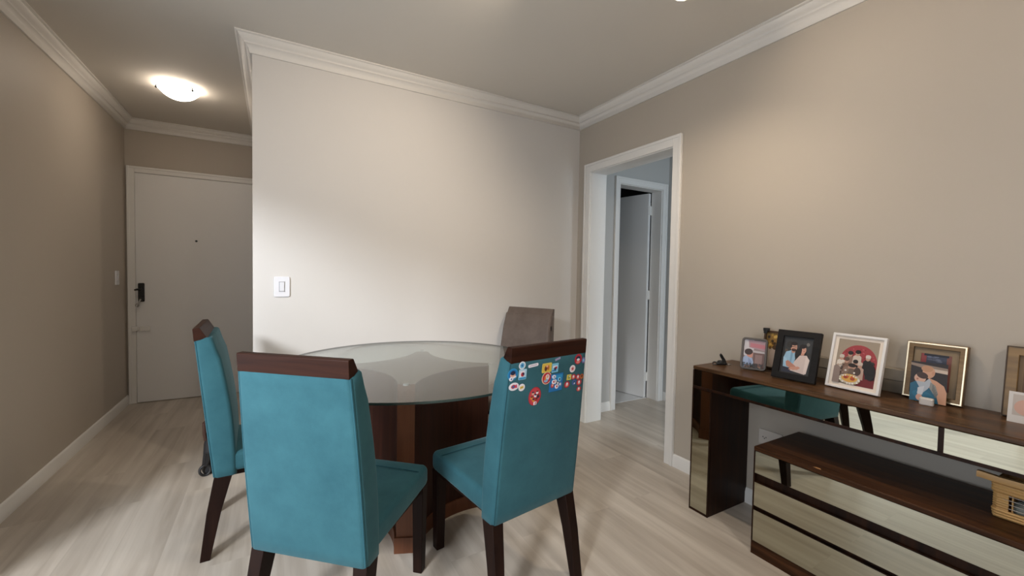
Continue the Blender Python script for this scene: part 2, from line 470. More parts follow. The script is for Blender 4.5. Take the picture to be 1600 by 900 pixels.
# ------------------------------------------------------------------ ceiling lights
def dome(loc, label, shade, a0=30):
    t = empty('ceiling_light', loc, 0, label, 'ceiling light', None)
    bm = bmesh.new(); lathe(bm, [(.001, 0), (.100, 0), (.100, -.022), (.001, -.022)], 40)
    obj('base_plate', bm, M['white'], t)
    R = .145; r = .120
    prof = []
    for k in range(13):
        a = k / 12 * math.asin(r / R)
        prof.append((max(R * sin(a), .0008), -(.030 + R * cos(a) - R * cos(math.asin(r / R)))))
    prof += [(r + .003, -.028), (r - .002, -.027)]
    bm = bmesh.new(); lathe(bm, prof, 56)
    obj('lamp_shade', bm, shade, t)
    for k in range(3):
        a = radians(a0 + 120 * k)
        bm = bmesh.new()
        x, y = cos(a), sin(a)
        tube(bm, [((r - .03) * x, (r - .03) * y, -.015), ((r + .006) * x, (r + .006) * y, -.017), ((r + .008) * x, (r + .008) * y, -.036)], .0035, 8)
        lathe(bm, [(.0008, -.048), (.006, -.046), (.008, -.040), (.006, -.034), (.0008, -.032)], 12, c=((r + .008) * x, (r + .008) * y, 0))
        obj('shade_clip', bm, M['steel'], t)
    return t
dome((-2.875, 1.04, ZC), 'lit white glass dome ceiling light in the entry hall', M['shade2'], 75)

def spot_bar(x0, x1, y, heads):
    t = empty('ceiling_spotlight', ((x0 + x1) / 2, y, ZC), 0, 'white spotlight bar on the ceiling, its lit bulb just showing at the top edge', 'ceiling light')
    h = (x1 - x0) / 2
    bm = bmesh.new(); prism(bm, rrect(-h, h, -.03, .03, .028, 6), -.022, 0)
    obj('ceiling_bar', bm, M['white'], t, bevel=.003)
    for hx, tgt in heads:
        p = Vector((hx, 0, -.062)); d = (Vector(tgt) - (t.location + p)).normalized()
        hd = bpy.data.objects.new('spot_head', None)
        bm = bmesh.new()
        tube(bm, [(hx, 0, -.02), (hx, 0, -.045)], .006, 8)
        q = d.to_track_quat('Z', 'Y').to_matrix().to_4x4(); Mt = Matrix.Translation(p) @ q
        b2 = bmesh.new(); lathe(b2, [(.0008, -.040), (.016, -.038), (.028, -.020), (.034, .0), (.036, .018), (.033, .018), (.030, .004), (.0008, -.004)], 28)
        bmesh.ops.transform(b2, matrix=Mt, verts=b2.verts)
        me = bpy.data.meshes.new('tmp'); b2.to_mesh(me); b2.free(); bm.from_mesh(me); bpy.data.meshes.remove(me)
        ho = obj('spot_head', bm, M['white'], t)
        b2 = bmesh.new(); lathe(b2, [(.0008, .004), (.024, .004), (.027, .010), (.022, .022), (.0008, .028)], 24)
        bmesh.ops.transform(b2, matrix=Mt, verts=b2.verts)
        obj('bulb', b2, M['bulb'], ho)
        l = bpy.data.lights.new('spot_beam', 'SPOT'); l.energy = SPOT_W[tgt]; l.color = (1, .84, .66); l.spot_size = radians(SPOT_A[tgt]); l.spot_blend = 1; l.shadow_soft_size = .03
        lo = bpy.data.objects.new('spot_beam', l); link(lo)
        lo.location = t.location + p + d * .045; lo.rotation_euler = d.to_track_quat('-Z', 'Y').to_euler()
M['bulb'] = emit('lit_halogen_bulb', (1.0, .84, .62), 32)
TG1, TG2, TG3 = (-1.75, 0, 1.65), (0, -2.7, 1.7), (-.6, -1.1, .0)
SPOT_W = {TG1: 28, TG2: 9, TG3: 22}; SPOT_A = {TG1: 95, TG2: 125, TG3: 140}
spot_bar(-1.36, -.64, -1.58, ((.30, TG3), (0, TG2), (-.30, TG1)))

dome((-1.35, -3.65, ZC), 'lit glass dome added as fill light on the unseen ceiling behind the viewer', M['shade'], 10)  # added fill lamp out of view, brightens chair backs and right wall
# ------------------------------------------------------------------ chairs
ZB, ZTOP, LEAN = .342, .940, .063
def back_y(z):      # rear face line
    t = (z - ZB) / (ZTOP - ZB)
    return -LEAN * t
def half_w(z):
    t = (z - ZB) / (ZTOP - ZB)
    return .206 + (.193 - .206) * t + .004 * sin(pi * min(max(t, 0), 1))

def back_cushion():
    bm = bmesh.new(); rings = []
    zs = [ZB + (ZTOP - ZB) * k / 14 for k in range(15)]
    for i, z in enumerate(zs):
        t = i / 14
        th = .086 + .014 * sin(pi * min(1, t * 1.15)) if t < .87 else .086 - (.086 - .066) * ((t - .87) / .13) ** .8
        if t < .87: th = max(th, .086 + 0) 
        w = half_w(z); y0 = back_y(z)
        inset = 0
        r = min(.018, th * .4)
        rings.append([(x, y, z) for x, y in rrect(-w, w, y0, y0 + th, r, 4)])
    # soften bottom & top
    def shrink(ring, d, dz):
        cx = 0; cy = sum(p[1] for p in ring) / len(ring)
        out = []
        for x, y, z in ring:
            sx = (abs(x) - d) / abs(x) if abs(x) > d else 1
            sy = (abs(y - cy) - d) / abs(y - cy) if abs(y - cy) > d else 1
            out.append((x * sx, cy + (y - cy) * sy, z + dz))
        return out
    rings[0] = [(x, y, z + .004) for x, y, z in rings[0]]
    rings.insert(0, shrink(rings[0], .005, -.004))
    top = rings[-1]
    rings[-1] = [(x, y, z - .004) for x, y, z in top]
    # the front half of the top edge rises a little above the rear half
    last = shrink(top, .005, 0)
    cy = sum(p[1] for p in last) / len(last)
    last = [(x, y, z + (.010 if y > cy else 0)) for x, y, z in last]
    rings[-1] = [(x, y, z + (.008 if y > cy else 0)) for x, y, z in rings[-1]]
    rings.append(last)
    loft(bm, rings)
    return bm

def seat_cushion():
    bm = bmesh.new(); rings = []
    F = .512
    ys = [.045, .12, .22, .32, .40, .45, .48, .497, .507, F]
    for i, y in enumerate(ys):
        t = (y - .045) / (F - .045)
        w = .200 + (.184 - .200) * t
        e = max(0, (y - (F - .032)) / .032)
        dr = .022 * (1 - math.sqrt(max(0, 1 - e * e)))
        w2 = w - dr * .8
        zt = .440 - dr; zb = .356 + dr * .7
        ring = [(x, y, z) for x, z in rrect(-w2, w2, zb, zt, .020, 4)]
        ring = [(x, y, z + (.008 * cos(x / w * pi / 2) if z > .42 else 0)) for x, y, z in ring]
        rings.append(ring)
    # y must vary smoothly: order of outline fixed
    loft(bm, rings)
    return bm

def seam_tubes():
    """double seam down both rear corners of the back"""
    out = []
    for s in (-1, 1):
        pts = []
        for k in range(13):
            z = ZB + .008 + (ZTOP - .012 - ZB) * k / 12
            pts.append((s * (half_w(z) - .0055), back_y(z) + .0055, z))
        bm = bmesh.new(); tube(bm, pts, .0032, 6)
        out.append(bm)
    return out

def cap_rail():
    bm = bmesh.new()
    poly = [(-LEAN + .000, ZTOP - .006), (-LEAN - .004, .986), (-LEAN - .002, .990), (-LEAN + .018, .991), (-LEAN + .022, .988), (-LEAN + .048, .943), (-LEAN + .040, ZTOP - .006)]
    hw = .188
    loft(bm, [[(s * hw, y, z) for y, z in poly] for s in (-1, 1)])
    return bm

def leg_front(s):
    bm = bmesh.new()
    c = (s * .158, .478)
    loft(bm, [[(c[0] + dx * h, c[1] + dy * h, z) for dx, dy in ((-1, -1), (1, -1), (1, 1), (-1, 1))] for z, h in ((0, .0175), (.004, .019), (.362, .0235))])
    return bm
def leg_rear(s):
    bm = bmesh.new(); R = []
    for z, cx, y0, y1, h in ((0, .199, -.046, -.010, .018), (.2, .190, -.022, .030, .021), (.348, .182, .004, .070, .0235)):
        R.append([(s * cx - h, y0, z), (s * cx + h, y0, z), (s * cx + h, y1, z), (s * cx - h, y1, z)])
    loft(bm, R)
    return bm

def make_chair(x, y, a, label, cover='teal', group='high-backed dining chairs round the glass table', scrape=None):
    t = empty('dining_chair', (x, y, 0), radians(a), label, 'chair', group)
    obj('seat', seat_cushion(), M[cover], t, angle=60)
    b = obj('backrest', back_cushion(), M[cover], t, angle=60)
    for bm in seam_tubes():
        obj('piping', bm, M['piping'] if cover == 'teal' else M[cover], b)
    bm = bmesh.new(); tube(bm, [(-.176, .425, .4462), (-.1, .425, .4488), (0, .425, .4500), (.1, .425, .4488), (.176, .425, .4462)], .002, 6)
    for v in bm.verts: v.co.z -= .0022
    st = obj('seat', bm, M['piping'] if cover == 'teal' else M[cover], None); st.name = 'seam'; st.parent = [c for c in t.children if c.name.startswith('seat')][0]
    obj('top_rail', cap_rail(), M['chairwood'], t, bevel=.0012)
    for s in (-1, 1):
        obj('leg', leg_front(s), M['legwood'], t, bevel=.002)
        obj('leg', leg_rear(s), M['legwood'], t, bevel=.002)
    obj('seat_frame', B((-.165, .165, .02, .475, .330, .362)), M['legwood'], t)
    return t

bpy.context.view_layer.update()
chA = make_chair(-2.191, -1.454, -42.05, 'teal suede dining chair with a plain back and dark wood rail, nearest the viewer')
chB = make_chair(-1.403, -1.551, 8.72, 'teal dining chair with colourful round stickers across its back')
chC = make_chair(-2.511, -.511, -88.2, 'teal dining chair seen from its narrow side on the far left of the glass table')
chD = make_chair(-.650, -.250, 118.4, 'taupe leatherette chair behind the glass table close to the pale back wall', 'taupe')
for ch in chD.children:
    if ch.name.startswith('top_rail'):
        ch.data.materials.clear(); ch.data.materials.append(M['taupe'])
# worn creases and a small tear on the near side of the taupe chair's back
bk = [c for c in chD.children if c.name.startswith('backrest')][0]
bm = bmesh.new()
pts = [(-.2005, .000, .86), (-.2012, .006, .872), (-.2012, .012, .868), (-.2005, .010, .845), (-.2005, .004, .838)]
vs = [bm.verts.new((p[0] - .0022, p[1], p[2])) for p in pts]; vs2 = [bm.verts.new((p[0] + .002, p[1], p[2])) for p in pts]
bm.faces.new(vs); bm.faces.new(vs2[::-1])
for i in range(5): bm.faces.new((vs[i], vs[(i + 1) % 5], vs2[(i + 1) % 5], vs2[i]))
for k, (z0, z1, y0, y1) in enumerate(((.92, .84, .000, .022), (.90, .80, -.012, .014), (.80, .70, .006, .000))):
    b2 = bmesh.new()
    tube(b2, [(-(half_w(z0 + (z1 - z0) * q / 5) - .0010), y0 + (y1 - y0) * q / 5 + .003 * sin(q * 1.7) - .015 + .012, z0 + (z1 - z0) * q / 5) for q in range(6)], .0024, 6)
    obj('crease', b2, M['taupe'], bk)
tr = obj('tear', bm, M['black'], bk, smooth=False)
tr['label'] = 'small dark tear in the worn leatherette'

# ---- stickers on the back of chair B
class Paint:
    """flat coloured shapes laid in thin layers in a local (u,v) frame"""
    def __init__(s, o, ux, uy, un, th=.0005):
        s.bm = bmesh.new(); s.o = Vector(o); s.ux = Vector(ux); s.uy = Vector(uy); s.un = Vector(un); s.mats = []; s.n = 0; s.th = th
    def mi(s, c, rough=.5):
        m = plain(c, rough)
        if m not in s.mats: s.mats.append(m)
        return s.mats.index(m)
    def poly(s, pts, c, clip=None, rough=.5):
        if clip:
            x0, x1, y0, y1 = clip
            pts = [(min(max(x, x0), x1), min(max(y, y0), y1)) for x, y in pts]
            q = []
            for p in pts:
                if not q or (abs(p[0] - q[-1][0]) + abs(p[1] - q[-1][1])) > 1e-7: q.append(p)
            if len(q) > 1 and abs(q[0][0] - q[-1][0]) + abs(q[0][1] - q[-1][1]) < 1e-7: q.pop()
            pts = q
            if len(pts) < 3: return
        s.n += 1
        h0, h1 = 0, s.th * s.n * .5 + s.th
        k = s.mi(c, rough)
        A = [s.bm.verts.new(s.o + s.ux * x + s.uy * y + s.un * h0) for x, y in pts]
        T = [s.bm.verts.new(s.o + s.ux * x + s.uy * y + s.un * h1) for x, y in pts]
        n = len(pts)
        s.bm.faces.new(T).material_index = k
        for i in range(n): s.bm.faces.new((A[i], A[(i + 1) % n], T[(i + 1) % n], T[i])).material_index = k
    def ell(s, cx, cy, rx, ry, c, rot=0, clip=None, n=24, a0=0, a1=360, rough=.5):
        r = radians(rot); P = []
        m = n if a1 - a0 >= 360 else n + 1
        for k in range(m):
            a = radians(a0 + (a1 - a0) * k / n)
            x, y = rx * cos(a), ry * sin(a)
            P.append((cx + x * cos(r) - y * sin(r), cy + x * sin(r) + y * cos(r)))
        s.poly(P, c, clip, rough)
    def rect(s, cx, cy, w, h, c, rot=0, rr=0, clip=None, rough=.5):
        P = rrect(-w, w, -h, h, rr, 4) if rr else [(-w, -h), (w, -h), (w, h), (-w, h)]
        r = radians(rot)
        s.poly([(cx + x * cos(r) - y * sin(r), cy + x * sin(r) + y * cos(r)) for x, y in P], c, clip, rough)
    def star(s, cx, cy, R, c, k=.42):
        s.poly([(cx + (R if i % 2 == 0 else R * k) * sin(pi * i / 5), cy + (R if i % 2 == 0 else R * k) * cos(pi * i / 5)) for i in range(10)], c)
    def build(s, name, parent):
        me = bpy.data.meshes.new(name)
        s.bm.to_mesh(me); s.bm.free()
        for m in s.mats: me.materials.append(m)
        return link(bpy.data.objects.new(name, me), parent)

U = Vector((0, -.063, .594)).normalized()
NRM = Vector((1, 0, 0)).cross(U)          # points to the rear (outwards)
ORI = Vector((0, 0, ZB)) + NRM * .0004
WHT, RED, BLU, SKY, YEL, NVY, SKN, BRN, LBL = '#e6e3ea', '#b32b3a', '#1f6fae', '#2f8fc0', '#d3bf5c', '#1f2746', '#dda893', '#5f3527', '#7fc0dc'
ST = [('starb', -0.1378, 0.5846, 0.0149, 0.0143), ('pill', -0.0857, 0.5785, 0.0239, 0.0057), ('bluec', -0.1769, 0.5575, 0.0229, 0.0215),
      ('smallw', -0.1829, 0.5423, 0.0083, 0.0074), ('sqw', -0.1327, 0.5519, 0.0178, 0.0188), ('ovw', -0.1679, 0.5130, 0.0220, 0.0143),
      ('cy', -0.1317, 0.5045, 0.0147, 0.0133), ('bigred', -0.0656, 0.4609, 0.0297, 0.0345), ('ysq', -0.0180, 0.5607, 0.0241, 0.0180),
      ('lbsq', 0.0245, 0.5554, 0.0165, 0.0174), ('pur', 0.0343, 0.5880, 0.0136, 0.0040), ('redw', -0.0144, 0.5214, 0.0242, 0.0239),
      ('bigblue', 0.0368, 0.4973, 0.0346, 0.0340), ('smallw', 0.0226, 0.5209, 0.0090, 0.0074), ('starr', 0.1198, 0.5393, 0.0156, 0.0146),
      ('redov', 0.1469, 0.5746, 0.0200, 0.0210), ('pur2', 0.1785, 0.5662, 0.0095, 0.0124), ('y2', 0.1050, 0.5073, 0.0121, 0.0111),
      ('r', 0.1295, 0.5055, 0.0128, 0.0105), ('r', 0.1557, 0.5015, 0.0125, 0.0107), ('o', 0.1776, 0.5003, 0.0100, 0.0107),
      ('r', 0.0972, 0.4796, 0.0144, 0.0129), ('br', 0.1362, 0.4821, 0.0109, 0.0106), ('r', 0.1651, 0.4777, 0.0137, 0.0125),
      ('r', 0.1676, 0.4510, 0.0127, 0.0101)]
bkB = [c for c in chB.children if c.name.startswith('backrest')][0]
for i, (k, x, y, rx, ry) in enumerate(ST):
    P = Paint(ORI + U * 0, (1, 0, 0), U, NRM, .0003 if k != 'smallw' else .0012)
    if k == 'starb':
        P.ell(x, y, rx, ry, WHT); P.ell(x, y, rx * .72, ry * .72, LBL); P.star(x, y, ry * .62, BLU)
    elif k == 'pill':
        P.rect(x, y, rx, ry, WHT, 4, ry * .9); P.rect(x, y, rx * .7, ry * .25, '#b9a5b8', 4)
    elif k == 'bluec':
        P.ell(x, y, rx, ry, SKY); P.ell(x, y, rx * .8, ry * .8, BLU); P.ell(x, y - .002, rx * .5, ry * .4, SKN); P.ell(x, y + .005, rx * .45, ry * .35, NVY); P.rect(x + .008, y - .010, .007, .003, WHT, 20)
    elif k == 'smallw':
        P.ell(x, y, rx, ry, WHT); P.star(x, y, ry * .6, BLU)
    elif k == 'sqw':
        P.rect(x, y, rx, ry, '#a9d0e4', 0, .003); P.rect(x - .002, y + .003, rx * .6, ry * .55, WHT); P.ell(x, y, rx * .45, ry * .4, RED); P.ell(x + .003, y + .002, rx * .25, ry * .25, NVY); P.rect(x, y - .014, rx * .9, .003, SKY)
    elif k == 'ovw':
        P.ell(x, y, rx, ry, WHT); P.ell(x - .002, y, rx * .45, ry * .5, RED); P.ell(x - .002, y, rx * .22, ry * .25, BLU); P.rect(x + .01, y, .004, .006, '#c7486a', 15)
    elif k == 'cy':
        P.ell(x, y, rx, ry, WHT); P.rect(x, y, rx * .55, ry * .35, YEL, 10); P.rect(x, y, rx * .3, ry * .15, '#b6893a', 10)
    elif k == 'bigred':
        P.ell(x, y, rx, ry, RED); P.ell(x, y, rx * .88, ry * .9, '#c2404a')
        for q, (dx, dy) in enumerate(((-.010, .012), (.010, .013), (-.015, -.004), (.002, .002), (.016, -.002), (-.006, -.014), (.008, -.014))):
            P.ell(x + dx, y + dy, .0058, .0062, (SKN, WHT, '#d98a3a', WHT, NVY, '#d98a3a', RED)[q])
            P.ell(x + dx, y + dy + .004, .005, .0028, (NVY, BRN, BRN, NVY, BRN, NVY, BRN)[q])
        P.rect(x + .003, y - .026, .006, .006, WHT); P.rect(x + .003, y - .026, .002, .005, RED)
    elif k == 'ysq':
        P.rect(x, y, rx, ry, YEL, 0, .005); P.rect(x, y, rx * .8, ry * .75, '#d9b34a', 0, .003); P.ell(x - .005, y - .002, .007, .010, BRN); P.ell(x + .007, y, .005, .009, '#b5642f'); P.ell(x, y + .006, .005, .004, SKN)
    elif k == 'lbsq':
        P.rect(x, y, rx, ry, LBL, 0, .002); P.rect(x, y + .004, rx * .7, ry * .25, WHT); P.ell(x, y - .003, .006, .006, NVY); P.rect(x - .004, y - .010, .010, .002, BLU); P.rect(x + .006, y, .004, .004, RED)
    elif k == 'pur':
        P.rect(x, y, rx, ry, '#9a94b8', 14)
    elif k == 'redw':
        P.ell(x, y, rx, ry, '#e0b9a0'); P.ell(x, y, rx * .85, ry * .87, RED); P.ell(x + .003, y + .003, rx * .42, ry * .48, WHT); P.ell(x - .003, y - .009, .010, .007, '#8fb0d0'); P.ell(x + .003, y + .006, .006, .006, SKN); P.ell(x - .008, y, .004, .008, '#cf7a34')
    elif k == 'bigblue':
        P.rect(x, y, rx, ry, BLU, 0, .002); P.rect(x + .004, y + .022, rx * .75, .006, SKY)
        for q, (dx, dy, c) in enumerate(((-.018, -.010, RED), (-.006, .004, WHT), (.008, -.004, NVY), (.016, .010, LBL), (-.014, .004, WHT), (.004, -.016, WHT), (.020, -.010, '#6f86a8'))):
            P.ell(x + dx, y + dy, .0085, .0085, c); P.ell(x + dx, y + dy + .001, .0038, .0045, (SKN, NVY, WHT, NVY, RED, RED, WHT)[q])
    elif k == 'starr':
        P.ell(x, y, rx, ry, WHT); P.ell(x, y, rx * .75, ry * .75, '#e8d4d6'); P.star(x, y, ry * .65, RED)
    elif k == 'redov':
        P.ell(x, y, rx, ry, RED); P.ell(x, y + .004, .012, .008, NVY); P.ell(x, y - .002, .008, .005, WHT); P.ell(x, y - .012, .010, .005, '#e08a80')
    elif k == 'pur2':
        P.ell(x, y, rx, ry, '#7b6aa0'); P.ell(x, y, rx * .5, ry * .5, LBL)
    elif k == 'y2':
        P.rect(x, y, rx, ry, YEL, 0, .002); P.ell(x, y, .005, .007, '#7f8f4a'); P.ell(x + .003, y + .003, .003, .003, WHT)
    elif k == 'r':
        P.ell(x, y, rx, ry, RED); P.ell(x, y + .001, rx * .4, ry * .55, WHT); P.ell(x, y - .004, rx * .5, ry * .25, SKN)
    elif k == 'o':
        P.ell(x, y, rx, ry, '#b5622e'); P.ell(x, y + .002, rx * .5, ry * .5, BRN)
    elif k == 'br':
        P.ell(x, y, rx, ry, '#4d5fa8'); P.ell(x, y, rx * .6, ry * .6, '#23566f'); P.ell(x + .002, y - .004, rx * .3, ry * .3, WHT)
    s = P.build('sticker', bkB)
    s['label'] = {'starb': 'round white sticker with a blue star', 'starr': 'round white sticker with a red star', 'bigred': 'large red oval sticker with small figures', 'bigblue': 'large blue rectangular sticker', 'pill': 'white pill-shaped sticker', 'ysq': 'yellow rounded square sticker', 'redw': 'red and white oval sticker'}.get(k, 'small colourful sticker')

# ------------------------------------------------------------------ glass table
TC = Vector((-1.627, -.710)); TR = .700; GZ = .757
ta = math.atan2(-.923, -.384)              # direction of the near arm
t = empty('dining_table', (TC.x, TC.y, 0), ta, 'round clear glass dining table on a dark star-shaped wooden pedestal', 'table')
RA, HW = .385, .038
def star_outline(grow=0.0):
    P = []
    for k in range(4):
        a = pi / 2 * k; ax = Vector((cos(a), sin(a))); px = Vector((-sin(a), cos(a)))
        p1 = ax * (RA + grow) - px * (HW + grow); p2 = ax * (RA + grow) + px * (HW + grow)
        P.append((p1, 'c')); P.append((p2, 'c'))
        # concave arc to the next arm
        b = a + pi / 2; bx_ = Vector((cos(b), sin(b))); pb = Vector((-sin(b), cos(b)))
        p3 = bx_ * (RA + grow) - pb * (HW + grow)
        m = Vector((cos(a + pi / 4), sin(a + pi / 4))) * (.215 + grow)
        # circle through p2, m, p3 : centre on the diagonal
        dg = Vector((cos(a + pi / 4), sin(a + pi / 4)))
        q = p2; s_ = (q.dot(q) - m.dot(m)) / (2 * (q.dot(dg) - m.dot(dg)))
        c = dg * s_; r = (m - c).length
        a0 = math.atan2((p2 - c).y, (p2 - c).x); a1 = math.atan2((p3 - c).y, (p3 - c).x)
        am = math.atan2((m - c).y, (m - c).x)
        def unwrap(v, ref):
            while v - ref > pi: v -= 2 * pi
            while v - ref < -pi: v += 2 * pi
            return v
        a0 = unwrap(a0, am); a1 = unwrap(a1, am)
        for j in range(1, 20):
            aa = a0 + (a1 - a0) * j / 20
            P.append((Vector((c.x + r * cos(aa), c.y + r * sin(aa))), 'a'))
    return P
def base_prism(grow, z0, z1):
    bm = bmesh.new(); out = star_outline(grow)
    pts = [(p.x, p.y) for p, _ in out]; kinds = [k for _, k in out]
    a = [bm.verts.new((x, y, z0)) for x, y in pts]; b = [bm.verts.new((x, y, z1)) for x, y in pts]
    n = len(pts)
    for i in range(n):
        f = bm.faces.new((a[i], a[(i + 1) % n], b[(i + 1) % n], b[i]))
        f.material_index = 1 if (kinds[i] == 'c' and kinds[(i + 1) % n] == 'c') else 0
    f = bm.faces.new(a[::-1]); f2 = bm.faces.new(b); f2.material_index = 2
    return bm
obj('pedestal', base_prism(0, .07, .750), [M['tablewood'], M['tableedge'], M['plate']], t, angle=25)
obj('plinth', base_prism(.008, 0, .07), [M['tableedge'], M['tableedge'], M['tableedge']], t, angle=25)
bm = bmesh.new()
gc = Matrix.Rotation(-ta, 3, 'Z') @ Vector((-.001, -.002, 0))
lathe(bm, [(.0008, GZ), (TR - .0015, GZ), (TR - .0015, GZ + .0001)], 128, c=(gc.x, gc.y, 0))
lathe(bm, [(TR - .0015, GZ + .0099), (TR - .0015, GZ + .010), (.0008, GZ + .010)], 128, c=(gc.x, gc.y, 0))
gt = obj('tabletop', bm, M['glass'], t, angle=40)
bm = bmesh.new()
lathe(bm, [(TR - .0015, GZ), (TR, GZ + .0015), (TR, GZ + .0085), (TR - .0015, GZ + .010)], 128, c=(gc.x, gc.y, 0))
obj('glass_edge', bm, M['glass_edge'], gt)
for k in range(4):
    a = pi / 2 * k
    bm = bmesh.new(); lathe(bm, [(.0008, .750), (.012, .750), (.012, GZ), (.0008, GZ)], 16, c=(.40 * cos(a), .40 * sin(a), 0))
    obj('glass_pad', bm, plain((.5, .5, .5), .3), t)

# ------------------------------------------------------------------ console and low drawer unit
CXF = -.338; CY0 = -1.426; CY1 = -3.14; CZ = .772
t = empty('console_table', (0, CY0, 0), 0, 'tall walnut console table with mirrored apron under the row of photo frames', 'console table')
T = lambda y: y - CY0
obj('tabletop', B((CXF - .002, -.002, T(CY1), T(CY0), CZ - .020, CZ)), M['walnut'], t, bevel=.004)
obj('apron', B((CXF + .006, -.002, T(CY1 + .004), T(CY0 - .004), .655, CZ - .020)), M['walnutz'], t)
for y0, y1 in ((CY0 - .006, -2.371), (-2.386, -3.13)):
    bm = B((CXF, CXF + .006, T(y1), T(y0), .668, CZ - .021))
    o = obj('mirror_panel', bm, M['mirror'], t, smooth=False); o['label'] = 'mirrored drawer front'
bm = B((CXF - .001, CXF + .006, T(CY1 + .002), T(CY0), .655, .668), (CXF - .001, CXF + .006, T(-2.386), T(-2.371), .668, CZ - .021), (CXF - .001, CXF + .006, T(CY0 - .006), T(CY0), .668, CZ - .021))
obj('apron_frame', bm, M['walnutz'], t, bevel=.001)
for y0, y1 in ((CY0, CY0 - .110), (CY1 + .110, CY1)):
    lg = obj('leg', B((CXF + .006, -.002, T(y1), T(y0), 0, .655)), M['walnutz'], t, bevel=.002)
    obj('mirror_panel', B((CXF, CXF + .006, T(y1 + .007), T(y0 - .006), .012, .650)), M['mirror'], lg, smooth=False)
    obj('leg_frame', B((CXF - .001, CXF + .006, T(y1 + .007), T(y1), 0, .655), (CXF - .001, CXF + .006, T(y0), T(y0 - .006 + .0), 0, .655) if False else (CXF - .001, CXF + .006, T(y0 - .006), T(y0), 0, .655), (CXF - .001, CXF + .006, T(y1 + .007), T(y0 - .006), 0, .012)), M['walnutz'], lg)

UXF = -.405; UY0 = -1.800; UY1 = -3.02; UZ = .488
t = empty('drawer_unit', (0, UY0, 0), 0, 'low walnut drawer unit with three mirrored drawers pushed beneath the console', 'drawer unit')
T = lambda y: y - UY0
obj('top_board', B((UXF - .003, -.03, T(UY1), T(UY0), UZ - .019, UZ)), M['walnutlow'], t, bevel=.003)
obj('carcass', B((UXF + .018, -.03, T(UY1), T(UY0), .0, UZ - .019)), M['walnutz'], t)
obj('plinth', B((UXF, UXF + .018, T(UY1), T(UY0), 0, .060)), M['walnutlow'], t, bevel=.001)
obj('side_edge', B((UXF, UXF + .018, T(UY0 - .006), T(UY0), .060, UZ - .019)), M['walnutz'], t)
obj('side_edge', B((UXF, UXF + .018, T(UY1), T(UY1 + .006), .060, UZ - .019)), M['walnutz'], t)
for z0, z1 in ((.063, .202), (.222, .328), (.370, .468)):
    dr = obj('drawer', B((UXF + .004, UXF + .018, T(UY1 + .007), T(UY0 - .007), z0 - .002, z1 + .001)), M['walnutz'], t)
    obj('mirror_panel', B((UXF - .002, UXF + .004, T(UY1 + .008), T(UY0 - .008), z0, z1)), M['mirror'], dr, smooth=False)
bm = bmesh.new(); prism(bm, [(UXF + .004, T(-2.035)), (UXF + .001, T(-2.05)), (UXF + .003, T(-2.062)), (UXF + .012, T(-2.056)), (UXF + .013, T(-2.042))], UZ - .0005, UZ + .0008)
o = obj('chipped_veneer', bm, plain('#b98a5c', .6), t, smooth=False)

